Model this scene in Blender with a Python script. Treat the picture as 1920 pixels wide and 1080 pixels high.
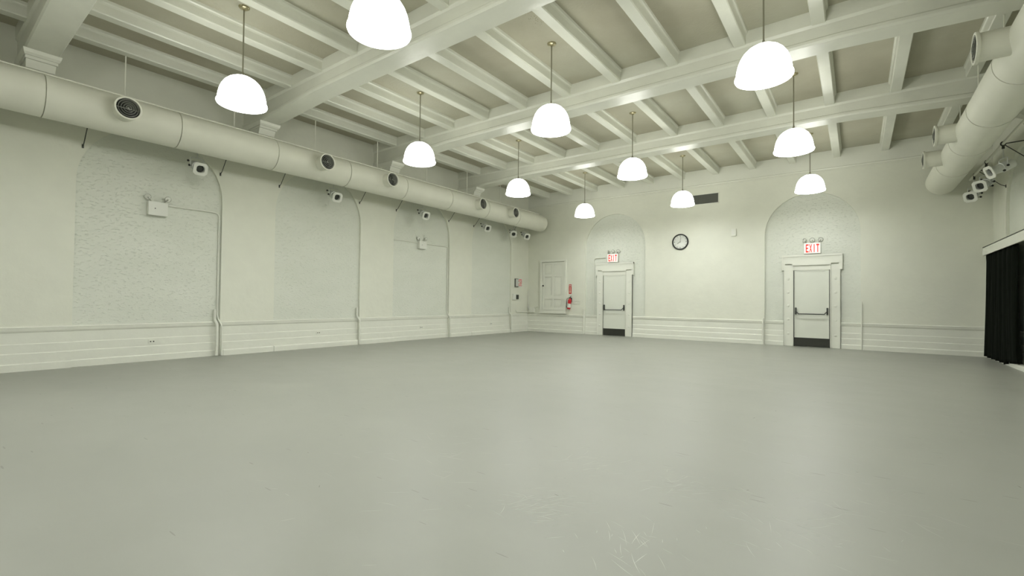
import bpy, bmesh, math, random
from mathutils import Vector, Matrix
PI = math.pi
random.seed(7)
for o in list(bpy.data.objects): bpy.data.objects.remove(o)
S = bpy.context.scene
COL = S.collection

# ------------------------------------------------------------------ camera
CAM = Vector((0, 0, 1.1305))
yaw, pitch, roll = -0.6372, 0.0182, 0.0107
fw = Vector((math.sin(yaw)*math.cos(pitch), math.cos(yaw)*math.cos(pitch), math.sin(pitch)))
rt = Vector((math.cos(yaw), -math.sin(yaw), 0)); up = rt.cross(fw)
r2 = math.cos(roll)*rt + math.sin(roll)*up
u2 = -math.sin(roll)*rt + math.cos(roll)*up
cd = bpy.data.cameras.new('camera'); cam = bpy.data.objects.new('camera', cd); COL.objects.link(cam)
M = Matrix((r2, u2, -fw)).transposed().to_4x4(); M.translation = CAM
cam.matrix_world = M
cd.sensor_width = 36; cd.lens = 873.24/1920*36; cd.shift_y = 8.17/1920
cd.clip_start = .05; cd.clip_end = 100
S.camera = cam

# ------------------------------------------------------------------ world, exposure, lamp powers
w = bpy.data.worlds.new('world'); S.world = w; w.use_nodes = True
w.node_tree.nodes['Background'].inputs[0].default_value = (.9, 1, .85, 1)
w.node_tree.nodes['Background'].inputs[1].default_value = 0.05
S.view_settings.view_transform = 'Standard'; S.view_settings.look = 'None'
S.view_settings.gamma = 1; S.view_settings.use_curve_mapping = False
S.view_settings.exposure = 0.0
SHADE_GLOW = 10.2        # opal glass
BULB_POWER = 24.5       # watts through the open mouth of each shade

# ------------------------------------------------------------------ room measures
XL, XR, YB, YF = -10.027, 2.430, 14.562, -5.08
ZC, ZB = 5.12, 4.66
REC = 0.05                              # depth of the blind arches
PITCH = 3.18
ARCH_Y = [12.41 - PITCH*k for k in range(6)]
BEAM_Y = [10.82, 7.64, 4.46, 1.28, -1.90]
JOIST_X = [-9.18 + .975*k for k in range(12)]
AR = 1.07; SPRING = 3.01

# ------------------------------------------------------------------ materials
def nodes(name):
    m = bpy.data.materials.new(name); m.use_nodes = True
    nt = m.node_tree; b = nt.nodes['Principled BSDF']
    return m, nt, b
def L(nt, a, b): nt.links.new(a, b)
def N(nt, t, **kw):
    n = nt.nodes.new(t)
    for k, v in kw.items(): setattr(n, k, v)
    return n
def tex_co(nt, scale=(1, 1, 1), rot=(0, 0, 0)):
    tc = N(nt, 'ShaderNodeTexCoord'); mp = N(nt, 'ShaderNodeMapping')
    mp.inputs['Scale'].default_value = scale; mp.inputs['Rotation'].default_value = rot
    L(nt, tc.outputs['Object'], mp.inputs[0]); return mp.outputs[0]
def noise(nt, co, scale, detail=3, rough=.5):
    n = N(nt, 'ShaderNodeTexNoise'); n.inputs['Scale'].default_value = scale
    n.inputs['Detail'].default_value = detail; n.inputs['Roughness'].default_value = rough
    L(nt, co, n.inputs['Vector']); return n.outputs['Fac']
def ramp(nt, f, stops):
    r = N(nt, 'ShaderNodeValToRGB'); e = r.color_ramp.elements
    e[0].position, e[0].color = stops[0][0], (*stops[0][1], 1)
    e[1].position, e[1].color = stops[-1][0], (*stops[-1][1], 1)
    for p, c in stops[1:-1]:
        q = e.new(p); q.color = (*c, 1)
    L(nt, f, r.inputs[0]); return r.outputs[0]
def math_(nt, op, a, b=None, clamp=False):
    n = N(nt, 'ShaderNodeMath', operation=op); n.use_clamp = clamp
    for i, v in enumerate((a, b)):
        if v is None: continue
        if isinstance(v, (int, float)): n.inputs[i].default_value = v
        else: L(nt, v, n.inputs[i])
    return n.outputs[0]
def bump(nt, bsdf, h, dist, strength=1):
    b = N(nt, 'ShaderNodeBump'); b.inputs['Distance'].default_value = dist
    b.inputs['Strength'].default_value = strength
    L(nt, h, b.inputs['Height']); L(nt, b.outputs[0], bsdf.inputs['Normal'])
def plain(name, col, rough=.5, metal=0, spec=.5, var=.04, bscale=0, bdist=.002):
    m, nt, b = nodes(name)
    co = tex_co(nt)
    f = noise(nt, co, 3, 4)
    lo = tuple(max(0, c*(1-var)) for c in col); hi = tuple(min(1, c*(1+var)) for c in col)
    L(nt, ramp(nt, f, [(.3, lo), (.7, hi)]), b.inputs['Base Color'])
    b.inputs['Roughness'].default_value = rough; b.inputs['Metallic'].default_value = metal
    b.inputs['Specular IOR Level'].default_value = spec
    if bscale: bump(nt, b, noise(nt, co, bscale, 3), bdist)
    return m

CREAM = (.74, .75, .645)
M_wall = plain('wall_paint_cream', CREAM, .55, var=.02, bscale=9, bdist=.004)
M_trim = plain('trim_paint_cream', (.76, .77, .68), .36, var=.02, bscale=7, bdist=.003)
M_beam = plain('beam_gloss_paint', (.70, .71, .62), .34, var=.03, bscale=6, bdist=.006)
M_duct = plain('duct_paint', (.79, .79, .69), .5, var=.02, bscale=1.5, bdist=.004)
M_door = plain('door_paint', (.72, .74, .65), .42, var=.015)
M_white = plain('white_plastic', (.76, .77, .70), .4, var=.01)
M_grey = plain('light_grey_metal', (.62, .64, .60), .4, .2)
M_diff = plain('diffuser_grey', (.30, .31, .27), .4, .3)
M_dark = plain('dark_grey_metal', (.06, .065, .055), .45, .3)
M_black = plain('black_plastic', (.012, .014, .011), .5)
M_chrome = plain('chrome', (.65, .66, .62), .2, 1.0)
M_brass = plain('aged_brass', (.42, .38, .24), .3, .9)
M_stem = plain('stem_metal', (.30, .29, .22), .4, .7)
M_red = plain('red_enamel', (.55, .015, .02), .3)
M_redtxt = plain('red_lettering', (.75, .05, .06), .5)
M_vent = plain('vent_grille_grey', (.11, .115, .095), .6)
M_kick = plain('black_rubber_kick', (.028, .03, .022), .45)

def make_plaster():
    m, nt, b = nodes('rough_plaster_grey')
    co = tex_co(nt, (1.2, 1.2, 3.0))
    f = noise(nt, co, .8, 5, .6)
    L(nt, ramp(nt, f, [(.3, (.67, .695, .605)), (.7, (.72, .74, .655))]), b.inputs['Base Color'])
    b.inputs['Roughness'].default_value = .5
    n1 = noise(nt, co, 13, 4, .6); n2 = noise(nt, co, 30, 3, .6)
    mr = N(nt, 'ShaderNodeMapRange', interpolation_type='SMOOTHSTEP'); mr.inputs['From Min'].default_value = .56; mr.inputs['From Max'].default_value = .68
    L(nt, n1, mr.inputs['Value'])
    h = math_(nt, 'ADD', math_(nt, 'MULTIPLY', mr.outputs[0], .6), math_(nt, 'ADD', math_(nt, 'MULTIPLY', n1, .45), math_(nt, 'MULTIPLY', n2, .25)))
    bump(nt, b, h, .0055)
    return m
M_plaster = make_plaster()

def make_ceiling():
    m, nt, b = nodes('ceiling_plaster_beige')
    co = tex_co(nt)
    f = noise(nt, co, .55, 5, .6)
    base = ramp(nt, f, [(.3, (.385, .36, .27)), (.5, (.445, .43, .33)), (.72, (.51, .51, .41))])
    # peppering of small dark pits near the second beam
    tc = N(nt, 'ShaderNodeTexCoord')
    vm = N(nt, 'ShaderNodeVectorMath', operation='DISTANCE'); vm.inputs[1].default_value = (-3.62, 5.40, ZC)
    L(nt, tc.outputs['Object'], vm.inputs[0])
    near = math_(nt, 'SUBTRACT', 1.0, math_(nt, 'MULTIPLY', vm.outputs['Value'], 2.6), True)
    vo = N(nt, 'ShaderNodeTexVoronoi'); vo.inputs['Scale'].default_value = 30
    L(nt, tc.outputs['Object'], vo.inputs['Vector'])
    dots = math_(nt, 'LESS_THAN', vo.outputs['Distance'], math_(nt, 'MULTIPLY', near, .26))
    mx = N(nt, 'ShaderNodeMix', data_type='RGBA')
    L(nt, dots, mx.inputs['Factor']); L(nt, base, mx.inputs['A']); mx.inputs['B'].default_value = (.22, .20, .13, 1)
    L(nt, mx.outputs['Result'], b.inputs['Base Color'])
    b.inputs['Roughness'].default_value = .75
    bump(nt, b, noise(nt, co, 25, 4), .004)
    return m
M_ceil = make_ceiling()

def make_floor():
    m, nt, b = nodes('grey_vinyl_dance_floor')
    co = tex_co(nt)
    big = noise(nt, co, .35, 5, .6); sm = noise(nt, tex_co(nt, (1, 1.6, 1), (0, 0, .4)), 1.7, 5, .6)
    v = math_(nt, 'ADD', math_(nt, 'MULTIPLY', big, .6), math_(nt, 'MULTIPLY', sm, .4))
    base = ramp(nt, v, [(.35, (.272, .279, .238)), (.65, (.315, .322, .276))])
    # dark scuffs: thin short strokes in several directions
    def strokes(rot, sx, sy, sc, thr, seed):
        c = tex_co(nt, (sx, sy, 1), (0, 0, rot))
        add = N(nt, 'ShaderNodeVectorMath', operation='ADD'); add.inputs[1].default_value = (seed, seed*1.7, 0)
        L(nt, c, add.inputs[0])
        n = N(nt, 'ShaderNodeTexVoronoi'); n.feature = 'F1'; n.inputs['Scale'].default_value = sc
        L(nt, add.outputs[0], n.inputs['Vector'])
        return math_(nt, 'LESS_THAN', n.outputs['Distance'], thr)
    sc1 = strokes(.5, 1, 9, 1.1, .055, 3); sc2 = strokes(-.6, 1, 11, 1.3, .05, 8); sc3 = strokes(1.5, 1, 7, 1.0, .04, 13)
    dark = math_(nt, 'ADD', math_(nt, 'ADD', sc1, sc2), sc3, True)
    mx = N(nt, 'ShaderNodeMix', data_type='RGBA')
    L(nt, math_(nt, 'MULTIPLY', dark, .38), mx.inputs['Factor']); L(nt, base, mx.inputs['A']); mx.inputs['B'].default_value = (.12, .12, .09, 1)
    L(nt, mx.outputs['Result'], b.inputs['Base Color'])
    rr = N(nt, 'ShaderNodeMapRange'); rr.inputs['From Min'].default_value = .3; rr.inputs['From Max'].default_value = .7
    rr.inputs['To Min'].default_value = .38; rr.inputs['To Max'].default_value = .46
    L(nt, sm, rr.inputs['Value']); L(nt, rr.outputs[0], b.inputs['Roughness'])
    b.inputs['Specular IOR Level'].default_value = .42
    bump(nt, b, noise(nt, co, 2.2, 2), .0012, .5)
    return m
M_floor = make_floor()

def make_emit(name, col, s):
    m, nt, b = nodes(name)
    b.inputs['Base Color'].default_value = (.9, .9, .86, 1)
    b.inputs['Emission Color'].default_value = (*col, 1); b.inputs['Emission Strength'].default_value = s
    b.inputs['Roughness'].default_value = .25
    return m
M_shade = make_emit('opal_glass_lit', (1, 1, .94), SHADE_GLOW)
M_sign = make_emit('exit_sign_face', (1, .93, .88), .28)
def make_letters():
    m, nt, b = nodes('exit_letters_lit_red')
    b.inputs['Base Color'].default_value = (.9, .05, .03, 1)
    b.inputs['Emission Color'].default_value = (1, .04, .02, 1); b.inputs['Emission Strength'].default_value = .4
    return m
M_letters = make_letters()
def make_cloth():
    m, nt, b = nodes('black_velour')
    b.inputs['Base Color'].default_value = (.006, .008, .005, 1); b.inputs['Roughness'].default_value = .95
    b.inputs['Specular IOR Level'].default_value = .15
    bump(nt, b, noise(nt, tex_co(nt), 180, 2), .001)
    return m
M_cloth = make_cloth()

# ------------------------------------------------------------------ mesh helpers
def link(name, bm, mat, parent=None, smooth=False, autosmooth=None, loc=None):
    bmesh.ops.recalc_face_normals(bm, faces=bm.faces)
    me = bpy.data.meshes.new(name); bm.to_mesh(me); bm.free()
    me.materials.append(mat)
    if smooth or autosmooth is not None:
        for p in me.polygons: p.use_smooth = True
        if autosmooth is not None:
            me.set_sharp_from_angle(angle=math.radians(autosmooth))
    o = bpy.data.objects.new(name, me); COL.objects.link(o)
    if parent: o.parent = parent
    if loc: o.location = loc
    return o
def B(): return bmesh.new()
def box(bm, x0, x1, y0, y1, z0, z1, bevel=0):
    t = B()
    vs = [t.verts.new((x, y, z)) for x in (x0, x1) for y in (y0, y1) for z in (z0, z1)]
    for f in ((0, 1, 3, 2), (4, 6, 7, 5), (0, 4, 5, 1), (2, 3, 7, 6), (0, 2, 6, 4), (1, 5, 7, 3)):
        t.faces.new([vs[i] for i in f])
    if bevel: bmesh.ops.bevel(t, geom=t.edges[:], offset=bevel, segments=2, affect='EDGES')
    merge(bm, t); return bm
def merge(bm, t, mat=None):
    mp = {}
    for v in t.verts: mp[v] = bm.verts.new(mat @ v.co if mat else v.co)
    for f in t.faces:
        try: bm.faces.new([mp[v] for v in f.verts])
        except ValueError: pass
    t.free()
def frame(d):
    d = Vector(d).normalized(); a = Vector((0, 0, 1)) if abs(d.z) < .9 else Vector((1, 0, 0))
    x = d.cross(a).normalized(); y = d.cross(x).normalized()
    return x, y, d
def tube(bm, pts, r, seg=12, cap=True):
    pts = [Vector(p) for p in pts]; rings = []
    for i, p in enumerate(pts):
        d = (pts[min(i+1, len(pts)-1)] - pts[max(i-1, 0)])
        x, y, _ = frame(d)
        if rings:
            px = rings[-1][1]; x = (px - d.normalized()*px.dot(d.normalized())).normalized(); y = d.normalized().cross(x)
        rr = r[i] if isinstance(r, (list, tuple)) else r
        rings.append(([bm.verts.new(p + rr*(math.cos(2*PI*k/seg)*x + math.sin(2*PI*k/seg)*y)) for k in range(seg)], x))
    for (a, _), (b, _) in zip(rings, rings[1:]):
        for k in range(seg): bm.faces.new((a[k], a[(k+1) % seg], b[(k+1) % seg], b[k]))
    if cap: bm.faces.new(rings[0][0]); bm.faces.new(rings[-1][0])
    return bm
def lathe(bm, prof, seg=32, axis=(0, 0, 1), org=(0, 0, 0), closed=False):
    """prof: (radius, along-axis) pairs"""
    x, y, d = frame(axis); o = Vector(org); rings = []
    for r, h in prof:
        if r < 1e-6: rings.append([bm.verts.new(o + d*h)]*seg)
        else: rings.append([bm.verts.new(o + d*h + r*(math.cos(2*PI*k/seg)*x + math.sin(2*PI*k/seg)*y)) for k in range(seg)])
    prs = list(zip(rings, rings[1:])) + ([(rings[-1], rings[0])] if closed else [])
    for a, b in prs:
        for k in range(seg):
            q = []
            for v in (a[k], a[(k+1) % seg], b[(k+1) % seg], b[k]):
                if v not in q: q.append(v)
            if len(q) > 2:
                try: bm.faces.new(q)
                except ValueError: pass
    return bm
def torus(bm, org, axis, R, r, seg=40, s2=8):
    return lathe(bm, [(R + r*math.cos(2*PI*k/s2), r*math.sin(2*PI*k/s2)) for k in range(s2)], seg, axis, org, closed=True)
def prism(bm, prof, a, b):
    """prof: list of 3-vectors for the cross section; swept from +a to +b (vectors)"""
    A = [bm.verts.new(Vector(p)+Vector(a)) for p in prof]; Bv = [bm.verts.new(Vector(p)+Vector(b)) for p in prof]
    n = len(prof)
    for k in range(n): bm.faces.new((A[k], A[(k+1) % n], Bv[(k+1) % n], Bv[k]))
    bm.faces.new(A); bm.faces.new(Bv)
    return bm
def round_path(pts, r, n=5):
    pts = [Vector(p) for p in pts]; out = [pts[0]]
    for a, b, c in zip(pts, pts[1:], pts[2:]):
        u = (a-b).normalized(); v = (c-b).normalized(); p, q = b+u*r, b+v*r
        for k in range(n+1):
            t = k/n; out.append((1-t)**2*p + 2*t*(1-t)*b + t*t*q)
    out.append(pts[-1]); return out

def thing(name, label, cat, loc=(0, 0, 0), group=None):
    o = bpy.data.objects.new(name, None); COL.objects.link(o); o.location = loc
    o.empty_display_size = .1
    o['label'] = label; o['category'] = cat
    if group: o['group'] = group
    return o
def tag(o, label, cat, group=None):
    o['label'] = label; o['category'] = cat
    if group: o['group'] = group
    return o
def struct(o): o['kind'] = 'structure'; return o
def copy_tree(o, parent=None):
    c = o.copy(); COL.objects.link(c); c.parent = parent
    for ch in [x for x in COL.objects if x.parent == o]: copy_tree(ch, c)
    return c

# ------------------------------------------------------------------ floor, walls, ceiling
bm = B(); box(bm, XL-.25, XR+.25, YF-.2, YB+.25, -.15, 0)
floor = struct(link('floor', bm, M_floor))
# hairline scratches and rubbed marks in the vinyl: shallow raised burrs, lamp glints painted in as paler colour
m, nt, b = nodes('vinyl_burr'); b.inputs['Base Color'].default_value = (.60, .61, .54, 1); b.inputs['Roughness'].default_value = .25
M_burr_glint = m
m, nt, b = nodes('rubber_scuff'); b.inputs['Base Color'].default_value = (.13, .13, .10, 1); b.inputs['Roughness'].default_value = .6
M_scuff = m
def ribbons(name, mat, n, lmin, lmax, wd, hgt, clusters, curl, seed):
    rnd = random.Random(seed); bm = B()
    for _ in range(n):
        if clusters and rnd.random() < .62:
            c = rnd.choice(clusters); x = rnd.gauss(c[0], c[2]); y = rnd.gauss(c[1], c[2]); a = rnd.gauss(c[3], .45)
        else:
            x = rnd.uniform(-7.5, 2.1); y = rnd.uniform(1.2, 13.5); a = rnd.uniform(0, PI)
        ln = rnd.uniform(lmin, lmax)*rnd.uniform(.5, 1); k = rnd.gauss(0, curl); w_ = wd*rnd.uniform(.6, 1.3)
        st = 7; prev = None
        for i in range(st):
            t = i/(st-1); w2 = w_*math.sin(PI*min(max(t, .06), .94))
            d = Vector((math.cos(a), math.sin(a), 0)); nrm = Vector((-d.y, d.x, 0))
            row = [bm.verts.new((x-nrm.x*w2, y-nrm.y*w2, .0003)), bm.verts.new((x, y, .0004+hgt)), bm.verts.new((x+nrm.x*w2, y+nrm.y*w2, .0003))]
            if prev:
                for q in range(2): bm.faces.new((prev[q], prev[q+1], row[q+1], row[q]))
            prev = row; x += d.x*ln/st; y += d.y*ln/st; a += k*ln/st
    for f in bm.faces:
        f.normal_update()
        if f.normal.z < 0: f.normal_flip()
    me = bpy.data.meshes.new(name); bm.to_mesh(me); bm.free(); me.materials.append(mat)
    o = bpy.data.objects.new(name, me); COL.objects.link(o); o.parent = floor; o['kind'] = 'stuff'
    return o
CL = [(-1.49, 2.08, .09, .9), (-1.42, 2.2, .12, .5), (-.88, 2.96, .12, .8), (-.24, 2.85, .22, .2), (-.2, 2.7, .2, 2.6), (-1.52, 2.87, .12, .9), (-.84, 2.08, .14, 2.3), (.9, 6.4, .6, .2), (-2.4, 2.3, .5, .6), (.1, 3.7, .4, 2.9)]  # scratch clusters, the tight ones where the painted lamp glints lie
ribbons('scratch_marks', M_burr_glint, 560, .04, .26, .0010, .00018, CL, 2.2, 4)
ribbons('scuff_marks', M_scuff, 130, .02, .10, .0022, 0, None, 6, 9)

def arch_layer(bm, s0, s1, arches, P, bottom=0.0, top=ZC):
    """front wall skin of thickness REC from s0 to s1 with arched openings. P(s,z,d) -> point, d=0 on the face, 1 at back"""
    n = 20; cur = s0
    def quad(a, b, c, d_):
        bm.faces.new([bm.verts.new(p) for p in (a, b, c, d_)])
    for c in sorted(arches):
        a, b = c-AR, c+AR
        if cur < a: quad(P(cur, bottom, 0), P(a, bottom, 0), P(a, top, 0), P(cur, top, 0))
        pts = [(c-AR*math.cos(PI*k/n), SPRING+AR*math.sin(PI*k/n)) for k in range(n+1)]
        for (sa, za), (sb, zb) in zip(pts, pts[1:]):
            quad(P(sa, za, 0), P(sb, zb, 0), P(sb, top, 0), P(sa, top, 0))
        out = [(a, bottom)] + pts + [(b, bottom)]
        for (sa, za), (sb, zb) in zip(out, out[1:]):
            # rounded arris then reveal
            def inset(s, z, e):
                dx, dz = (s-c), max(0, z-SPRING)
                l = math.hypot(dx, dz) or 1
                return s + e*dx/l, z + e*dz/l
            prev = None
            for d, e in ((0, .012), (.12, .004), (.3, 0), (1, 0)):
                A_, B_ = inset(sa, za, e), inset(sb, zb, e)
                if d == 0: A_, B_ = (sa, za), (sb, zb)
                cur2 = (P(A_[0], A_[1], d), P(B_[0], B_[1], d))
                if prev: quad(prev[0], prev[1], cur2[1], cur2[0])
                prev = cur2
        cur = b
    if cur < s1: quad(P(cur, bottom, 0), P(s1, bottom, 0), P(s1, top, 0), P(cur, top, 0))
    bmesh.ops.remove_doubles(bm, verts=bm.verts, dist=1e-4)

def wall_pair(name, slab, layer_args):
    bm = B(); box(bm, *slab); w_ = struct(link(name, bm, M_plaster))
    bm = B(); arch_layer(bm, *layer_args)
    link('smooth_wall_face', bm, M_wall, w_)
    return w_
wall_pair('wall_left', (XL-REC-.2, XL-REC, YF-.2, YB+.25, 0, ZC),
          (YF, YB, ARCH_Y, lambda s, z, d: Vector((XL-REC*d, s, z))))
wall_pair('wall_right', (XR+REC, XR+REC+.2, YF-.2, YB+.25, 0, ZC),
          (YF, YB, ARCH_Y, lambda s, z, d: Vector((XR+REC*d, s, z))))
ARCH_X = [-6.53, -.985]
wall_pair('wall_back', (XL-REC, XR+REC, YB+REC, YB+REC+.2, 0, ZC),
          (XL, XR, ARCH_X, lambda s, z, d: Vector((s, YB+REC*d, z))))
bm = B(); box(bm, XL-REC, XR+REC, YF-.2, YF, 0, ZC); struct(link('wall_front', bm, M_wall))

bm = B(); box(bm, XL-.25, XR+.25, YF-.2, YB+.25, ZC, ZC+.15)
ceiling = struct(link('ceiling', bm, M_ceil))

# beams across the hall, with a shallow haunch towards the corbels at each wall
def beam(yc):
    bm = B()
    half = [(.19, ZC), (.19, 4.93), (.165, 4.895), (.165, 4.745), (.182, 4.725), (.182, 4.69), (.165, ZB)]
    prof = half + [(-a, z) for a, z in reversed(half)]
    xs = [XL-.04, XL+.75, XL+1.6, XL+2.6, XR-2.6, XR-1.6, XR-.75, XR+.04]
    drop = [-.09, -.085, -.045, 0, 0, -.045, -.085, -.09]
    rings = []
    for x, dz in zip(xs, drop):
        rings.append([bm.verts.new((x, yc+a, z + (dz if z < 4.8 else 0))) for a, z in prof])
    n = len(prof)
    for A_, B_ in zip(rings, rings[1:]):
        for k in range(n): bm.faces.new((A_[k], A_[(k+1) % n], B_[(k+1) % n], B_[k]))
    bm.faces.new(rings[0]); bm.faces.new(rings[-1])
    o = link('beam', bm, M_beam, ceiling)
    for side, xw in ((1, XL-.03), (-1, XR+.03)):
        bm = B()
        def lay(z0, z1, p0, p1, w0, w1):
            q = [(p0, w0, z0), (p1, w1, z1)]
            vs = []
            for p, w_, z in q:
                for a, b in ((0, -w_), (p, -w_), (p, w_), (0, w_)):
                    vs.append(bm.verts.new((xw+side*a, yc+b, z)))
            for f in ((0, 1, 2, 3), (4, 5, 6, 7), (0, 1, 5, 4), (1, 2, 6, 5), (2, 3, 7, 6), (3, 0, 4, 7)):
                bm.faces.new([vs[i] for i in f])
        lay(4.53, 4.575, .80, .82, .19, .20)
        lay(4.50, 4.53, .77, .80, .178, .19)
        lay(4.465, 4.50, .73, .75, .168, .168)
        lay(4.36, 4.465, .66, .70, .15, .155)
        lay(4.28, 4.36, .48, .66, .145, .15)
        lay(4.235, 4.28, .46, .52, .14, .165)
        lay(4.10, 4.235, .20, .42, .07, .13)
        link('corbel', bm, M_trim, o)
for y in BEAM_Y: beam(y)

# joists between the beams
jh = [(.108, ZC), (.104, 5.085), (.088, 5.07), (.082, 5.05), (.082, 4.935), (.072, 4.92)]
jp = jh + [(-a, z) for a, z in reversed(jh)]
edges = [YB] + [None]
spans = []
ys = [YB+.02] + BEAM_Y + [YF-.02]
for i in range(len(ys)-1):
    hi = ys[i] - (0 if i == 0 else .16); lo = ys[i+1] + (0 if i == len(ys)-2 else .16)
    spans.append((lo, hi))
for lo, hi in spans:
    bm = B(); prism(bm, [(a, 0, z-5) for a, z in jp], (0, lo, 0), (0, hi, 0))
    proto = link('joist', bm, M_beam, ceiling); proto.location = (JOIST_X[0], 0, 5)
    for x in JOIST_X[1:]:
        c = proto.copy(); c.location = (x, 0, 5); COL.objects.link(c); c.parent = ceiling

# ------------------------------------------------------------------ wainscot and baseboards
WP = [(0, 0), (.042, 0), (.042, .104), (.031, .118), (.031, .258), (.021, .271), (.021, .398), (.011, .411),
      (.011, .572), (.018, .582), (.026, .60), (.032, .635), (.036, .650), (.030, .659), (0, .665)]
def wains(bm, P, s0, s1, base):
    A_ = [bm.verts.new(P(s0, base+d, z)) for d, z in WP]; B_ = [bm.verts.new(P(s1, base+d, z)) for d, z in WP]
    n = len(WP)
    for k in range(n): bm.faces.new((A_[k], A_[(k+1) % n], B_[(k+1) % n], B_[k]))
    bm.faces.new(A_); bm.faces.new(B_)
def wall_wains(name, P, s0, s1, arches, skip=()):
    bm = B(); cur = s0
    segs = []
    for c in sorted(arches):
        if c-AR > cur: segs.append((cur, c-AR, 0))
        segs.append((max(s0, c-AR), min(s1, c+AR), -REC)); cur = c+AR
    if cur < s1: segs.append((cur, s1, 0))
    for a, b, base in segs:
        parts = [(a, b)]
        for k0, k1 in skip:
            nxt = []
            for p, q in parts:
                if k1 <= p or k0 >= q: nxt.append((p, q)); continue
                if p < k0: nxt.append((p, k0))
                if k1 < q: nxt.append((k1, q))
            parts = nxt
        for p, q in parts: wains(bm, P, p, q, base)
    return struct(link(name, bm, M_trim))
DOOR_X = [-6.525, -.960]
CAS = .625
PL_ = lambda s, d, z: Vector((XL+d, s, z))
PB_ = lambda s, d, z: Vector((s, YB-d, z))
PR_ = lambda s, d, z: Vector((XR-d, s, z))
wall_wains('trim_1', PL_, YF, YB, ARCH_Y)
wall_wains('trim_2', PB_, XL, XR, ARCH_X, [(c-CAS-.01, c+CAS+.01) for c in DOOR_X])
# proud baseboards where the photo shows them
def base_run(name, P, runs):
    bm = B()
    prof = [(0, 0), (.052, 0), (.052, .098), (.046, .112), (.036, .118), (0, .118)]
    for a, b in runs:
        A_ = [bm.verts.new(P(a, d, z)) for d, z in prof]; B_ = [bm.verts.new(P(b, d, z)) for d, z in prof]
        for k in range(6): bm.faces.new((A_[k], A_[(k+1) % 6], B_[(k+1) % 6], B_[k]))
        bm.faces.new(A_); bm.faces.new(B_)
    return struct(link(name, bm, M_trim))
base_run('baseboard_left', PL_, [(4.00, 4.96), (4.985, 7.06), (7.13, 8.20), (10.37, 11.30), (11.32, 13.42), (13.50, YB)])
base_run('baseboard_back', PB_, [(XL, -7.62), (.12, XR)])
# thin moulding line under the joists on the back wall
bm = B()
prism(bm, [(0, 0, 0), (0, -.016, .004), (0, -.024, .03), (0, -.012, .05), (0, 0, .05)], (XL, YB, 4.635), (XR, YB, 4.635))
box(bm, XL, XR, YB-.010, YB, 4.60, 4.612)
box(bm, XL, XR, YB-.012, YB, 4.685, ZC)
struct(link('trim_3', bm, M_trim))

# ------------------------------------------------------------------ exit doors
def exit_door(n, cx):
    yr = YB+REC
    D = bpy.data.objects.new('door_%d' % n, None); COL.objects.link(D); D.location = (cx, yr, 0); struct(D)
    hw, H_ = .405, 2.15
    def pt(name, bm, m, par=D, **k): return link(name, bm, m, par, **k)
    bm = B(); box(bm, -hw+.018, hw-.018, -.045, 0, .008, H_-.040, .003)
    leaf = pt('door_leaf', bm, M_door)
    bm = B(); box(bm, -hw, -hw+.018, -.020, 0, 0, H_); box(bm, hw-.018, hw, -.020, 0, 0, H_); box(bm, -hw, hw, -.016, 0, H_-.040, H_)
    pt('door_gap', bm, M_dark)
    bm = B(); box(bm, -hw+.10, hw-.10, -.052, -.044, H_-.16, H_-.085, .004)
    pt('closer_plate', bm, M_door)
    bm = B(); box(bm, -hw+.014, hw-.014, -.050, -.043, .01, .235, .002)
    pt('kick_plate', bm, M_kick)
    # crash bar
    P_ = bpy.data.objects.new('panic_bar', None); COL.objects.link(P_); P_.parent = D
    for s in (-1, 1):
        bm = B()
        box(bm, s*(hw-.055)-.020, s*(hw-.055)+.020, -.085, -.045, .845, 1.035, .008)
        tube(bm, round_path([(s*(hw-.055), -.07, .985), (s*(hw-.065), -.10, .93), (s*(hw-.12), -.125, .865)], .02), .012, 8)
        pt('bar_housing', bm, M_dark, P_, autosmooth=40)
    bm = B(); tube(bm, [(-hw+.11, -.125, .865), (hw-.11, -.125, .865)], .0135, 12)
    pt('push_bar', bm, M_dark, P_, autosmooth=60)
    # casing: jambs, head with ears, inner stop
    bm = B()
    for s in (-1, 1):
        x0, x1 = sorted((s*hw, s*(hw+.018)))
        box(bm, x0, x1, -.085, 0, 0, H_+.02, .003)
        x0, x1 = sorted((s*(hw+.018), s*CAS)); box(bm, x0, x1, -.062, 0, 0, 2.03, .006)
        x0, x1 = sorted((s*(CAS-.03), s*CAS)); box(bm, x0, x1, -.07, 0, 0, 2.03, .004)
    box(bm, -hw-.03, hw+.03, -.095, 0, H_, H_+.055, .008)
    box(bm, -CAS+.02, CAS-.02, -.062, 0, 2.03, H_+.02, .0)
    box(bm, -CAS-.045, CAS+.045, -.064, 0, H_+.05, 2.44, .004)
    for s in (-1, 1):
        x0, x1 = sorted((s*(CAS-.03), s*(CAS+.045))); box(bm, x0, x1, -.064, 0, 2.03, H_+.06, .003)
        x0, x1 = sorted((s*(CAS+.02), s*(CAS+.05))); box(bm, x0, x1, -.076, 0, 2.03, 2.44, .004)
    box(bm, -CAS-.05, CAS+.05, -.078, 0, 2.385, 2.44, .006)
    box(bm, -CAS-.04, CAS+.04, -.070, 0, 2.345, 2.36, .003)
    cas = pt('casing', bm, M_trim)
    # round rosettes on the jambs
    pr = None
    for s in (-1, 1):
        for z in (.33, .72, 1.08, 1.44, 1.80):
            if pr is None:
                bm = B(); lathe(bm, [(0, .014), (.012, .013), (.018, .008), (.024, .010), (.032, .006), (.036, 0)], 16, (0, -1, 0))
                pr = link('rosette', bm, M_trim, cas, autosmooth=50); c = pr
            else:
                c = pr.copy(); COL.objects.link(c); c.parent = cas
            c.location = (s*(hw+.12), -.061, z)
    return D
exit_door(1, DOOR_X[0]); exit_door(2, DOOR_X[1])

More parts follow.
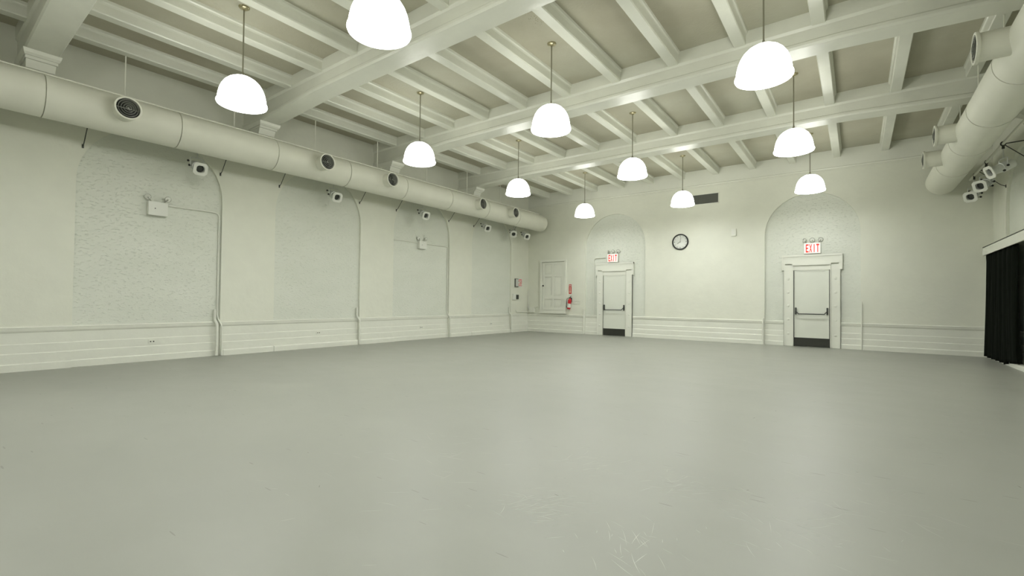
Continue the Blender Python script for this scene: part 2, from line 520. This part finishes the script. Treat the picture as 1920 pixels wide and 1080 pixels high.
# low six panel service door set up in the back wall
D = bpy.data.objects.new('door_3', None); COL.objects.link(D); D.location = (-8.895, YB, .72); struct(D)
W_, H_ = 1.11, 1.93
bm = B()
box(bm, -W_/2, W_/2, -.07, 0, 0, .082, .006); box(bm, -W_/2, W_/2, -.07, 0, H_-.082, H_, .006)
box(bm, -W_/2, -W_/2+.082, -.07, 0, .08, H_-.08, .006); box(bm, W_/2-.082, W_/2, -.07, 0, .08, H_-.08, .006)
box(bm, -W_/2-.015, W_/2+.015, -.085, 0, -.035, .012, .005)
link('door_frame', bm, M_trim, D)
bm = B()
box(bm, -W_/2+.092, W_/2-.092, -.012, 0, .092, H_-.092)
st = [(-W_/2+.092, -W_/2+.19), (-.05, .05), (W_/2-.19, W_/2-.092)]
for a, b in st: box(bm, a, b, -.036, -.01, .092, H_-.092, .003)
for a, b in ((.092, .19), (.49, .60), (1.30, 1.38), (1.76, H_-.092)): box(bm, -W_/2+.092, W_/2-.092, -.0355, -.01, a, b, .003)
for x0, x1 in ((-W_/2+.20, -.06), (.06, W_/2-.20)):
    for z0, z1 in ((.20, .48), (.61, 1.29), (1.39, 1.75)):
        box(bm, x0+.03, x1-.03, -.030, -.01, z0+.03, z1-.03, .006)
link('panelled_leaf', bm, M_trim, D)
bm = B(); lathe(bm, [(0, .060), (.018, .058), (.026, .045), (.022, .03), (.012, .022), (.012, .01), (.028, .004), (.028, 0)], 20, (0, -1, 0), (-W_/2+.135, -.034, .98))
link('door_knob', bm, M_dark, D, autosmooth=50)
for z in (.28, 1.62):
    bm = B(); box(bm, W_/2-.10, W_/2-.084, -.052, -.03, z, z+.09, .003)
    link('hinge', bm, M_trim, D)

# ------------------------------------------------------------------ pendant lamps
def make_pendant():
    t = thing('pendant_lamp', '', 'ceiling lamp', group='white dome pendant lamps hung from the ceiling')
    # origin: ceiling point
    bm = B(); lathe(bm, [(0, -.045), (.018, -.043), (.022, -.03), (.055, -.022), (.068, -.010), (.070, 0), (0, 0)], 28)
    link('canopy', bm, M_brass, t, autosmooth=50)
    bm = B(); tube(bm, [(0, 0, -.03), (0, 0, -.93)], .0095, 10)
    link('stem', bm, M_stem, t, autosmooth=60)
    bm = B(); lathe(bm, [(.012, -.90), (.014, -.925), (.03, -.945), (.065, -.962), (.098, -.978), (.102, -.984), (.0, -.984)], 28)
    link('shade_cap', bm, M_stem, t, autosmooth=50)
    out = [(.0, -.966), (.06, -.968), (.12, -.985), (.175, -1.018), (.222, -1.065), (.256, -1.12), (.279, -1.18), (.294, -1.245), (.302, -1.30),
           (.304, -1.325), (.314, -1.335), (.317, -1.352), (.310, -1.368), (.300, -1.37)]
    inn = [(.292, -1.33), (.28, -1.25), (.262, -1.18), (.24, -1.125), (.207, -1.072), (.162, -1.028), (.11, -.998), (0, -.98)]
    out = [(a*.975, -.966+(b+.966)*.97) for a, b in out]; inn = [(a*.975, -.966+(b+.966)*.97) for a, b in inn]
    bm = B(); lathe(bm, out+inn, 48)
    link('glass_shade', bm, M_shade, t, smooth=True)
    bm = B(); lathe(bm, [(0, -1.20), (.035, -1.195), (.05, -1.16), (.045, -1.11), (.025, -1.06), (.02, -1.0), (0, -1.0)], 20)
    link('bulb', bm, M_shade, t, smooth=True)
    ld = bpy.data.lights.new('lamp_light', 'AREA'); ld.shape = 'DISK'; ld.size = .5; ld.energy = BULB_POWER; ld.color = (.97, 1, 1.04)
    lo = bpy.data.objects.new('lamp_light', ld); COL.objects.link(lo); lo.parent = t; lo.location = (0, 0, -1.30)
    lo.visible_camera = True
    return t
LX = [-6.749, -3.789, -.871]; LY = [2.869, 6.083, 9.328, 12.847, -.31]
rowname = ['left row by the long duct', 'middle row', 'right row']
special = {
 (0, 0): 'white dome pendant lamp over the first left arch, nearest one in the left row',
 (0, 1): 'white dome pendant lamp, second from the camera in the left row',
 (0, 2): 'white dome pendant lamp, third from the camera in the left row',
 (0, 3): 'white dome pendant lamp, farthest and smallest of all, in front of the left exit arch',
 (1, 0): 'white dome pendant lamp cut off by the top edge, nearest in the middle row',
 (1, 1): 'white dome pendant lamp, second from the camera in the middle row',
 (1, 2): 'white dome pendant lamp, third from the camera in the middle row',
 (1, 3): 'white dome pendant lamp in front of the dark wall vent, above the clock',
 (2, 0): 'white dome pendant lamp above the frame, closest to the camera in the right row',
 (2, 1): 'large looking white dome pendant lamp at upper right, first seen of the right row',
 (2, 2): 'white dome pendant lamp of the right row, hung between the two others',
 (2, 3): 'white dome pendant lamp directly above the right exit arch'}
rear_lbl = ['white dome pendant lamp beside the camera in the %s', 'white dome pendant lamp nearest the front wall in the %s']  # out-of-view row, added to light the near part of the room
pend = None
for j, y in enumerate(LY):
    for i, x in enumerate(LX):
        if pend is None: pend = make_pendant(); p = pend
        else: p = copy_tree(pend)
        p.location = (x, y, ZC)
        p['label'] = special.get((i, j)) or (rear_lbl[j-4] % rowname[i])

# ------------------------------------------------------------------ round air ducts
ZD, RD = 3.953, .293
SEAMS = [12.53-1.607*k for k in range(11)]
OUT_Y = [12.0, 10.38, 7.08, 5.40, 2.13, .5, -2.8]
def make_outlet(parent, x, y, sgn, ln):
    bm = B(); lathe(bm, [(.150, .20), (.150, ln-.035), (.166, ln-.034), (.170, ln-.026), (.170, ln-.004), (.166, ln), (.147, ln), (.145, ln-.004), (.145, ln-.06), (.145, .22)], 36, (sgn, 0, 0))
    o = link('outlet', bm, M_duct, parent, autosmooth=40); o.location = (x, y, ZD)
    bm = B(); lathe(bm, [(0, ln-.05), (.145, ln-.05)], 32, (sgn, 0, 0)); d = link('duct_throat', bm, M_black, o)
    bm = B()
    for r0, dd in ((.126, .0), (.094, .006), (.064, .012), (.036, .018)):
        lathe(bm, [(r0, ln-.004+dd), (r0-.009, ln-.030+dd), (r0-.012, ln-.029+dd), (r0-.004, ln-.003+dd)], 28, (sgn, 0, 0), closed=True)
    lathe(bm, [(0, ln-.005), (.014, ln-.008), (.016, ln-.02), (0, ln-.03)], 16, (sgn, 0, 0))
    box(bm, min(sgn*(ln-.05), sgn*(ln-.044)), max(sgn*(ln-.05), sgn*(ln-.044)), -.140, .140, -.005, .005)
    link('ring_diffuser', bm, M_diff, o, autosmooth=40)
    return o
def make_duct(x, yend, sgn, label, rodx, ln, R_):
    t = thing('air_duct', label, 'air duct', (x, yend, ZD))
    bm = B(); ys_ = [YF+.02-yend]; prof = []
    # body with raised seams, in local y from yend backwards
    prof = [(0, 0), (R_-.09, 0), (R_-.05, .006), (R_-.02, .022), (R_-.006, .045), (R_, .08)]
    for s in SEAMS:
        h = yend - s
        prof += [(R_, h-.03), (R_+.005, h-.005), (R_-.022, h-.004), (R_-.022, h+.005), (R_, h+.006)]
    prof += [(R_, yend-YF-.03), (0, yend-YF-.03)]
    lathe(bm, prof, 56, (0, -1, 0))
    link('duct_body', bm, M_duct, t, autosmooth=30)
    for y in OUT_Y[:5] if sgn > 0 else OUT_Y[:3]+OUT_Y[3:5]:
        o = make_outlet(t, 0, y-yend, sgn, ln); o.location = (0, y-yend, 0)
    pr = None
    for k in range(10):
        y = 11.8-1.6*k
        if y < YF+.3: break
        if pr is None:
            bm = B(); tube(bm, [(0, 0, 0), (0, 0, 4.93-ZD-R_*.98)], .009, 8); pr = link('hanger_rod', bm, M_duct, t); c = pr
        else: c = pr.copy(); COL.objects.link(c); c.parent = t
        c.location = (rodx, y-yend, R_*.985)
    # painted conduit clipped on the shoulder of the duct
    if sgn > 0:
        a = math.radians(71.3)
        px, pz = math.cos(a)*(R_+.013), math.sin(a)*(R_+.013)
        bm = B(); tube(bm, [(px, -.3, pz)]+[(px, -k*1.4, pz+.004*(k % 2)) for k in range(1, 14)], .013, 8)
        link('shoulder_conduit', bm, M_duct, t, autosmooth=60)
    return t
XDL, XDR = XL+.78, XR-.86
make_duct(XDL, 14.26, 1, 'long cream round air duct along the left arcade wall', .0, .50, .295)
make_duct(XDR, 14.42, -1, 'cream round air duct at upper right with stub outlets facing left', -.02, .53, .285)

# ------------------------------------------------------------------ lighting pipes and spotlights
def pipe(x, y0, y1, side, ys_, label):
    t = thing('lighting_pipe', label, 'pipe', (x, y0, 3.92))
    bm = B(); tube(bm, [(0, 0, 0), (0, y1-y0, 0)], .024, 12); link('rail', bm, M_duct, t, autosmooth=60)
    pr = None
    for y in ys_:
        if pr is None:
            bm = B()
            xw = (XL if side < 0 else XR) - x
            tube(bm, [(xw*.98, 0, -.37), (xw*.80, 0, -.33), (0, 0, 0)], .007, 6)
            box(bm, min(xw, xw*.97), max(xw, xw*.97), -.012, .012, -.40, -.34)
            tube(bm, [(xw, 0, .02), (0, 0, 0)], .010, 6)
            pr = link('wall_brace', bm, M_dark, t); c = pr
        else: c = pr.copy(); COL.objects.link(c); c.parent = t
        c.location = (0, y-y0, 0)
BR = sorted([ARCH_Y[k]-1.0 for k in range(4)] + [ARCH_Y[k]+1.02 for k in range(4)])
XPL, XPR = XL+.36, XR-.40
pipe(XPL, .9, 14.4, -1, BR, 'cream lighting pipe on dark braces behind the left duct')
pipe(XPR, 8.2, 14.3, 1, [b for b in BR if b > 8.2], 'cream lighting pipe on the right wall behind the right duct')

def make_spot():
    t = thing('stage_spotlight', '', 'spotlight', group='grey theatre spotlights under the ducts')
    # origin: on the pipe. body aims along local -Y... parts hang below
    bm = B(); torus(bm, (0, 0, 0), (1, 0, 0), .034, .010, 18, 6); box(bm, -.014, .014, -.016, .016, -.09, -.03, .003)
    link('clamp', bm, M_dark, t, autosmooth=40)
    bm = B()
    pts = round_path([(-.105, 0, -.40), (-.105, 0, -.25), (.105, 0, -.25), (.105, 0, -.40)], .03)
    tube(bm, pts, .009, 8); tube(bm, [(0, 0, -.08), (0, 0, -.255)], .01, 8)
    link('yoke', bm, M_grey, t, autosmooth=60)
    tilt = Matrix.Translation((0, 0, -.40)) @ Matrix.Rotation(math.radians(24), 4, 'X')
    def tl(name, bm, m, **k):
        for v in bm.verts: v.co = tilt @ v.co
        return link(name, bm, m, t, **k)
    bm = B(); lathe(bm, [(0, -.17), (.05, -.165), (.075, -.14), (.08, -.05), (.088, -.045), (.088, .03), (.075, .035), (.072, .17), (.080, .175), (.080, .20), (.066, .20), (.066, .15)], 28, (0, -1, 0))
    tl('lamp_body', bm, M_grey, autosmooth=35)
    bm = B(); lathe(bm, [(0, .155), (.03, .163), (.066, .150)], 24, (0, -1, 0))
    tl('lens', bm, M_dark, smooth=True)
    bm = B()
    q = .112; ch = .04
    octo = [(-q, -q+ch), (-q, q-ch), (-q+ch, q), (q-ch, q), (q, q-ch), (q, -q+ch), (q-ch, -q), (-q+ch, -q)]
    n = 8; rad = .076
    def ring(yv, pts_): return [bm.verts.new((x, yv, z)) for x, z in pts_]
    circ = [(rad*math.cos(math.atan2(z, x)), rad*math.sin(math.atan2(z, x))) for x, z in octo]
    r1, r2_, r3, r4 = ring(-.20, octo), ring(-.212, octo), ring(-.212, circ), ring(-.20, circ)
    for a, b in ((r1, r2_), (r2_, r3), (r3, r4), (r4, r1)):
        for k in range(n): bm.faces.new((a[k], a[(k+1) % n], b[(k+1) % n], b[k]))
    tl('colour_frame', bm, M_white)
    for s, yv, zv in ((-1, 0, 0), (1, 0, 0), (-1, .10, .06), (1, -.08, -.06)):
        bm = B(); lathe(bm, [(.006, 0), (.006, .03), (.018, .03), (.020, .045), (.012, .055), (0, .055)], 10, (s, 0, 0), (s*.08, yv, zv))
        tl('knob', bm, M_black, autosmooth=50)
    return t
SP = [ # x, y, rotz(deg; 0 aims -Y), label
 (XPL, 3.36, 88, 'grey spotlight under the duct above the first left arch, over the wide emergency light'),
 (XPL, 6.12, 84, 'grey spotlight under the duct in the second left arch'),
 (XPL, 8.86, 78, 'grey spotlight under the duct in the third left arch, above the small emergency light'),
 (XPL, 11.55, 70, 'grey spotlight under the duct in the fourth left arch'),
 (XPL, 13.10, 40, 'grey spotlight near the left corner, the nearer of that pair'),
 (XPL, 13.80, 62, 'grey spotlight closest to the left back corner'),
 (XPR, 13.85, -28, 'grey spotlight on the right pipe, farthest towards the back wall'),
 (XPR, 12.70, -38, 'grey spotlight on the right pipe with round lens turned to the room'),
 (XPR, 11.40, -72, 'grey spotlight on the right pipe turned sideways with white square frame')]
sp = None
for x, y, rz, lb in SP:
    if sp is None: sp = make_spot(); s_ = sp
    else: s_ = copy_tree(sp)
    s_.location = (x, y, 3.92); s_.rotation_euler = (0, 0, math.radians(rz)); s_['label'] = lb

# ------------------------------------------------------------------ emergency lights on the left wall
def head(bm, c, d, r=.05):
    lathe(bm, [(0, -.055), (r*.55, -.05), (r*.9, -.02), (r, 0), (r*.96, .004), (r*.85, -.004)], 20, d, c)
def emergency(name_loc, wbox, hbox, label, P):
    x, y, z = name_loc
    t = thing('emergency_light', label, 'emergency light', name_loc)
    bm = B(); box(bm, 0, .10, -wbox/2, wbox/2, -hbox/2, hbox/2, .006); link('battery_box', bm, M_white, t)
    bm = B(); lathe(bm, [(0, .003), (.009, .002), (.009, 0)], 10, (1, 0, 0), (.10, -wbox*.16, 0)); link('test_button', bm, M_black, t)
    for s, d in ((-1, (.7, -.5, -.25)), (1, (.75, .1, -.35))):
        c = (.07, s*(wbox/2+.005 if wbox > .25 else wbox/2-.02), hbox/2+.075)
        bm = B(); head(bm, c, d, .052 if wbox > .25 else .055); tube(bm, [(.05, s*(wbox/2-.05), hbox/2), c], .012, 8)
        h = link('lamp_head', bm, M_chrome, t, autosmooth=40)
        bm = B(); dv = Vector(d).normalized()
        lathe(bm, [(0, .006), (.030, .003), (.046, -.002)], 18, d, c); link('lamp_glass', bm, M_white, h, smooth=True)
XA = XL-REC
emergency((XA, 2.885, 2.70), .29, .24, 'wide white emergency light box with two chrome heads in the first left arch', None)
emergency((XA, 9.185, 2.70), .27, .22, 'white emergency light box with two lamp heads in the third left arch', None)

# exit signs over the doors
LET = {'E': [(0, 0, .30, 1), (0, .82, 1, 1), (0, .41, .85, .59), (0, 0, 1, .18)],
       'I': [(.34, 0, .66, 1)], 'T': [(.34, 0, .66, 1), (0, .82, 1, 1)]}
def exit_sign(cx, z, label, conduit=None):
    t = thing('exit_sign', label, 'exit sign', (cx, YB+REC, z))
    W2, H2 = .190, .145
    bm = B(); box(bm, -W2, W2, -.085, 0, -H2, H2, .006); link('housing', bm, M_white, t)
    bm = B(); box(bm, -W2+.018, W2-.018, -.089, -.084, -H2+.02, H2-.016); f = link('face_panel', bm, M_sign, t)
    bm = B(); y0, y1 = -.094, -.0885
    lw, gap, hh = .064, .014, .108
    x = -(4*lw+3*gap)/2 + .005
    for ch in 'EXIT':
        if ch == 'X':
            for s in (1, -1):
                pts = [(0, -1), (.27, -1), (1, 1), (.73, 1)] if s > 0 else [(.73, -1), (1, -1), (.27, 1), (0, 1)]
                v = [Vector((x+a*lw, 0, b*hh)) for a, b in pts]
                prism(bm, v, (0, y0 - (.0004 if s > 0 else 0), 0), (0, y1, 0))
        else:
            for a, b, c, d in LET[ch]: box(bm, x+a*lw, x+c*lw, y0, y1, -hh+b*2*hh, -hh+d*2*hh)
        x += lw+gap
    link('exit_letters', bm, M_letters, t)
    for x, d in ((-.185, (-.8, -.5, .1)), (0, (0, -.8, -.35)), (.185, (.3, -.8, -.3))):
        bm = B(); c = (x, -.055, H2+.075); head(bm, c, d, .062); tube(bm, [(x*.75, -.045, H2), c], .012, 8)
        h = link('lamp_head', bm, M_chrome, t, autosmooth=40)
        bm = B(); lathe(bm, [(0, .006), (.030, .003), (.052, -.002)], 18, d, c); link('lamp_glass', bm, M_white, h, smooth=True)
exit_sign(-.938, 2.60, 'red EXIT sign with three chrome heads above the right door')
exit_sign(-6.575, 2.60, 'red EXIT sign above the left door, fed by a conduit')

# ------------------------------------------------------------------ back wall things
# clock
t = thing('wall_clock', 'round wall clock with a black rim between the two exit doors', 'clock', (-4.352, YB, 2.995))
bm = B(); lathe(bm, [(0, 0), (.235, 0), (.246, .012), (.246, .035), (.236, .048), (.215, .048), (.208, .036), (.208, .02)], 56, (0, -1, 0)); link('rim', bm, M_black, t, autosmooth=40)
bm = B(); lathe(bm, [(0, .024), (.21, .022)], 48, (0, -1, 0)); link('dial', bm, plain('clock_dial', (.62, .64, .58), .12), t)
bm = B()
for k in range(12):
    a = k*PI/6; c, s = math.sin(a), math.cos(a)
    tube(bm, [(c*.165, -.026, s*.165), (c*.192, -.026, s*.192)], .005 if k % 3 else .008, 6)
link('hour_marks', bm, M_dark, t)
bm = B(); tube(bm, [(0, -.030, 0), (-.085, -.030, -.045)], .006, 6); tube(bm, [(0, -.032, 0), (.02, -.032, .15)], .004, 6); lathe(bm, [(0, .036), (.012, .034), (.012, .026)], 12, (0, -1, 0))
link('hands', bm, M_vent, t)
# vent
t = thing('wall_vent', 'dark grey rectangular air vent high on the back wall', 'vent', (-3.70, YB, 4.235))
bm = B(); hw, hh = .455, .158
for a in ((-hw, hw, -hh, -hh+.02), (-hw, hw, hh-.02, hh), (-hw, -hw+.02, -hh, hh), (hw-.02, hw, -hh, hh)): box(bm, a[0], a[1], -.016, 0, a[2], a[3], .002)
link('vent_frame', bm, M_trim, t)
bm = B(); box(bm, -hw+.018, hw-.018, -.004, 0, -hh+.018, hh-.018)
for k in range(9):
    z = -hh+.035+k*.031; prism(bm, [(0, -.003, 0), (0, -.013, -.010), (0, -.013, -.007), (0, -.003, .003)], (-hw+.02, 0, z), (hw-.02, 0, z))
link('louvres', bm, M_vent, t)
# small white sensor box
t = thing('sensor_box', 'small cream sensor box on the back wall right of the clock', 'sensor', (-2.842, YB, 3.17))
bm = B(); box(bm, -.065, .065, -.045, 0, -.105, .105, .008); link('cover', bm, M_trim, t)
bm = B(); box(bm, -.045, .03, -.050, -.044, -.07, .07, .004); link('front_panel', bm, M_white, t)

# fire extinguisher
t = thing('fire_extinguisher', 'red fire extinguisher hanging by the panelled service door', 'fire extinguisher', (-8.19, YB, .86))
cz = 0
bm = B(); lathe(bm, [(0, .0), (.05, .0), (.060, .010), (.062, .03), (.062, .29), (.058, .325), (.040, .355), (.024, .37), (.020, .39), (0, .39)], 28, (.16, -.03, 1), (-.02, -.085, .0)); link('cylinder', bm, M_red, t, autosmooth=40)
bm = B(); lathe(bm, [(.0630, .06), (.0634, .06), (.0634, .20), (.0630, .20)], 28, (.16, -.03, 1), (-.02, -.085, .0), closed=True); link('instruction_label', bm, M_white, t, autosmooth=40)
bm = B(); box(bm, .025, .065, -.115, -.075, .385, .425, .006); tube(bm, [(.045, -.095, .415), (.05, -.10, .455), (.11, -.11, .462)], .008, 8); tube(bm, [(.045, -.10, .40), (.10, -.12, .41)], .008, 8); lathe(bm, [(0, .01), (.018, .008), (.018, 0)], 12, (0, -1, 0), (.04, -.115, .405))
link('valve_handle', bm, M_dark, t, autosmooth=40)
bm = B(); tube(bm, round_path([(.03, -.095, .40), (-.075, -.10, .38), (-.10, -.10, .12)], .05), .009, 8); tube(bm, [(-.10, -.10, .12), (-.10, -.10, .05)], [.010, .016], 10); link('hose', bm, M_dark, t, autosmooth=50)
bm = B(); box(bm, -.03, .07, -.03, 0, .26, .40, .004); link('wall_bracket', bm, M_dark, t)
# extinguisher sign
t = thing('extinguisher_sign', 'narrow red arrow sign above the fire extinguisher', 'sign', (-8.20, YB, 1.57))
bm = B(); box(bm, -.052, .052, -.006, 0, -.17, .17, .002); link('sign_plate', bm, M_red, t)
bm = B(); box(bm, -.012, .012, -.0075, -.0055, -.09, .08)
prism(bm, [(-.034, 0, -.09), (.034, 0, -.09), (0, 0, -.145)], (0, -.0075, 0), (0, -.0055, 0)); link('arrow', bm, plain('sign_white', (.85, .75, .55), .5), t)
bm = B()
for a, z in ((.036, .142), (.03, .125), (.038, .108)): box(bm, -a, a, -.0075, -.0055, z-.005, z+.004)
link('sign_lettering', bm, M_white, t)
# two short rails (paint covered bracket)
t = thing('wall_bracket', 'pair of short cream rails on the back wall right of the fire extinguisher', 'bracket', (-7.93, YB, 1.10))
bm = B(); box(bm, -.125, .125, -.02, 0, .03, .05, .003); box(bm, -.125, .125, -.02, 0, -.05, -.03, .003); box(bm, -.125, .125, -.006, 0, -.05, .05)
link('rails', bm, M_trim, t)

# corner junction box and pipes
tag(link('junction_box', box(B(), -9.90, -9.70, YB-.09, YB, .70, .90, .008), M_trim), 'cream junction box low in the left back corner', 'junction box')
def cond(name, pts, r, label, loc, m=M_trim, rad=.06):
    bm = B(); tube(bm, round_path([Vector(p)-Vector(loc) for p in pts], rad), r, 10)
    o = link(name, bm, m, None, autosmooth=60); o.location = loc
    tag(o, label, 'conduit'); return o
cond('conduit', [(XL+.03, YB-.03, 1.55), (XL+.03, YB-.03, .82), (-9.90, YB-.05, .82)], .016, 'short vertical conduit in the left back corner', (XL+.03, YB-.03, .8), rad=.05)
cond('conduit', [(-9.70, YB-.025, .87), (-9.58, YB-.025, .93), (-9.47, YB-.025, .93)], .014, 'short conduit from the corner junction box to the panelled door', (-9.6, YB-.02, .9), rad=.03)
cond('conduit', [(XL+.025, 13.78, .80), (XL+.025, 13.80, .72), (XL+.025, 14.5, .715), (-9.90, YB-.05, .74)], .014, 'conduit along the left wall end into the junction box', (XL+.02, 14, .7), rad=.03)
bm = B()
for k in range(3): tube(bm, round_path([(XL+.05+.012*k, YB-.06, 1.0-.03*k), (XL+.10, YB-.10-.02*k, .92-.04*k), (-9.90, YB-.05, .86-.05*k)], .03), .007, 8)
tag(link('flexible_cable', bm, M_grey, None, autosmooth=60), 'loose loops of flexible cable at the corner junction box', 'cable')
# conduit from the left exit sign
cond('conduit', [(-6.86, YB+.02, 2.63), (-7.28, YB+.02, 2.63), (-7.28, YB+.02, .66)], .014, 'conduit bending down from the left EXIT sign beside its door', (-7.28, YB+.02, 1.6), rad=.10)
# pipes of the left wall
cond('conduit', [(XA+.02, 3.03, 2.79), (XA+.02, 3.90, 2.79), (XA+.02, 3.90, .74), (XL+.06, 3.955, .60), (XL+.06, 3.955, .01)], .014, 'conduit from the wide emergency light down the first arch edge', (XA+.02, 3.9, 1.6), rad=.10)
cond('conduit', [(XA+.02, 8.18, 2.76), (XA+.02, 9.04, 2.76)], .012, 'short conduit left of the small emergency light in the third arch', (XA+.02, 8.6, 2.76))
cond('conduit', [(XA+.02, 9.33, 2.76), (XA+.02, 10.26, 2.76), (XA+.02, 10.26, .74), (XL+.06, 10.31, .60), (XL+.06, 10.31, .01)], .014, 'conduit from the small emergency light down the third arch edge', (XA+.02, 10.3, 1.6), rad=.08)
cond('heating_pipe', [(XA+.04, 3.85, .90), (XA+.04, 3.85, .70), (XL+.055, 3.87, .62), (XL+.055, 3.87, .01)], .026, 'painted pipe rising from the floor at the first arch right edge', (XL, 3.85, .3), rad=.04)
cond('heating_pipe', [(XA+.04, 7.06, .92), (XA+.04, 7.06, .70), (XL+.055, 7.095, .62), (XL+.055, 7.095, .01)], .026, 'painted pipe rising from the floor at the second arch right edge', (XL, 7.06, .3), rad=.04)
cond('heating_pipe', [(XA+.04, 13.40, .90), (XA+.04, 13.40, .70), (XL+.055, 13.46, .62), (XL+.055, 13.46, .01)], .026, 'painted pipe rising from the floor at the fourth arch right edge', (XL, 13.4, .3), rad=.04)
cond('heating_pipe', [(-7.62, YB-.055, .86), (-7.62, YB-.055, .01)], .028, 'painted pipe low on the back wall left of the left exit arch', (-7.62, YB-.05, .3))
cond('heating_pipe', [(-2.085, YB-.05, .72), (-2.085, YB-.05, .01)], .022, 'painted pipe through the wainscot left of the right exit arch', (-2.085, YB-.05, .3))
cond('heating_pipe', [(.10, YB-.05, 1.20), (.10, YB-.05, .01)], .011, 'thin painted pipe at the right edge of the right exit arch', (.1, YB-.05, .3))

# fire alarm panel, notice, intercom on the last pier of the left wall
t = thing('fire_alarm_panel', 'slim grey framed panel on the last left pier', 'control panel', (XL, 13.79, 1.79))
bm = B(); box(bm, 0, .045, -.10, .10, -.155, .155, .006); link('case', bm, M_vent, t)
bm = B(); box(bm, .043, .05, -.075, .085, -.125, .135, .003); link('panel_front', bm, M_grey, t)
t = thing('wall_notice', 'white notice with red lettering beside the slim grey panel', 'notice', (XL, 14.04, 1.80))
bm = B(); box(bm, 0, .006, -.135, .135, -.17, .17); link('sheet', bm, M_white, t)
bm = B()
for z, ws in ((.115, ((-.08, .10),)), (.06, ((-.11, -.02), (.01, .11))), (.005, ((-.04, .11),)), (-.05, ((-.10, -.03), (-.01, .09))), (-.105, ((-.11, -.07), (-.05, .03), (.05, .11)))):
    for a, b in ws: box(bm, .0055, .0075, a, b, z-.013, z+.013)
link('red_lines', bm, M_redtxt, t)
t = thing('keypad', 'small white box with a dark keypad below the red notice', 'keypad', (XL, 13.72, 1.27))
bm = B(); box(bm, 0, .05, -.16, .02, -.10, .11, .006); link('box_body', bm, M_white, t)
bm = B(); box(bm, 0, .06, .02, .17, -.075, .085, .004); link('key_face', bm, M_dark, t)

# wall sockets in the wainscot of each left arch
so = None
names_ = ['fourth', 'third', 'second', 'first']
for k, y in enumerate(ARCH_Y[:4]):
    if so is None:
        so = thing('wall_socket', '', 'socket', group='small sockets in the left wainscot')
        bm = B(); box(bm, 0, .010, -.055, .055, -.035, .035, .003); link('socket_plate', bm, M_trim, so)
        bm = B(); box(bm, .0095, .0125, -.032, -.012, -.010, .010); box(bm, .0095, .0125, .012, .032, -.010, .010); link('socket_holes', bm, M_dark, so)
        s_ = so
    else: s_ = copy_tree(so)
    s_.location = (XL-REC+.0205, y-.01, .342); s_['label'] = 'small socket in the wainscot of the %s left arch' % names_[k]

# ------------------------------------------------------------------ right wall: valance, track, curtain
ZV = 2.215
t = thing('curtain_valance', 'cream boxed valance over the curtain along the right wall', 'valance', (2.20, 14.20, ZV))
bm = B(); ln = 14.20-YF-.2
box(bm, 0, .022, -ln, 0, .0, .185, .003); box(bm, 0, XR-2.20, -ln, 0, .165, .185); box(bm, .02, XR-2.20, -.022, 0, .0, .17)
link('valance_board', bm, M_trim, t)
bm = B(); box(bm, .085, .125, -ln, -.03, .125, .165); box(bm, .06, .20, -ln, -.03, .155, .166); link('curtain_track', bm, M_dark, t)

def curtain():
    t = thing('stage_curtain', 'black floor length curtain bunched at the far right end', 'curtain', (2.30, 13.2, .04))
    bm = B(); ny, nz, CW = 200, 26, 2.20
    grid = []
    for j in range(nz+1):
        v = j/nz; z = .045 + v*2.20
        # narrow waist, spread at hem and heading
        pin = .90 + .10*abs(2*v-1)**2 + (.03 if v > .93 else 0)
        row = []
        for i in range(ny+1):
            u = i/ny
            y = -(u)*CW
            yc_ = -CW/2
            y = yc_ + (y-yc_)*pin
            amp = .055*(1-.35*v)
            x = -.02 + amp*math.sin(u*2*PI*12 + .5*math.sin(v*3+u*5)) + .018*math.sin(u*2*PI*31+1.3*v) + .05*(u-.5)*(1-v)
            zz = z + (0 if j else (.012*math.sin(u*40)))
            if j < 3 and u > .74: zz += .055*(1-j/3)
            row.append(bm.verts.new((x, y+1.0, zz-.04)))
        grid.append(row)
    for a, b in zip(grid, grid[1:]):
        for i in range(ny): bm.faces.new((a[i], a[i+1], b[i+1], b[i]))
    o = link('curtain_cloth', bm, M_cloth, t, smooth=True)
    md = o.modifiers.new('thick', 'SOLIDIFY'); md.thickness = .006
    bm = B()
    for k in range(15):
        y = 1.0 - .1 - k*.155
        torus(bm, (-.005, y, 2.235), (0, 1, 0), .018, .004, 12, 6)
    link('curtain_hooks', bm, M_dark, t)
curtain()
bm = B(); box(bm, XR-.13, XR, YF+.1, 14.17, 0, .085, .004)
struct(link('baseboard_right', bm, M_trim))
wall_wains('trim_4', PR_, YF, YB, ARCH_Y)
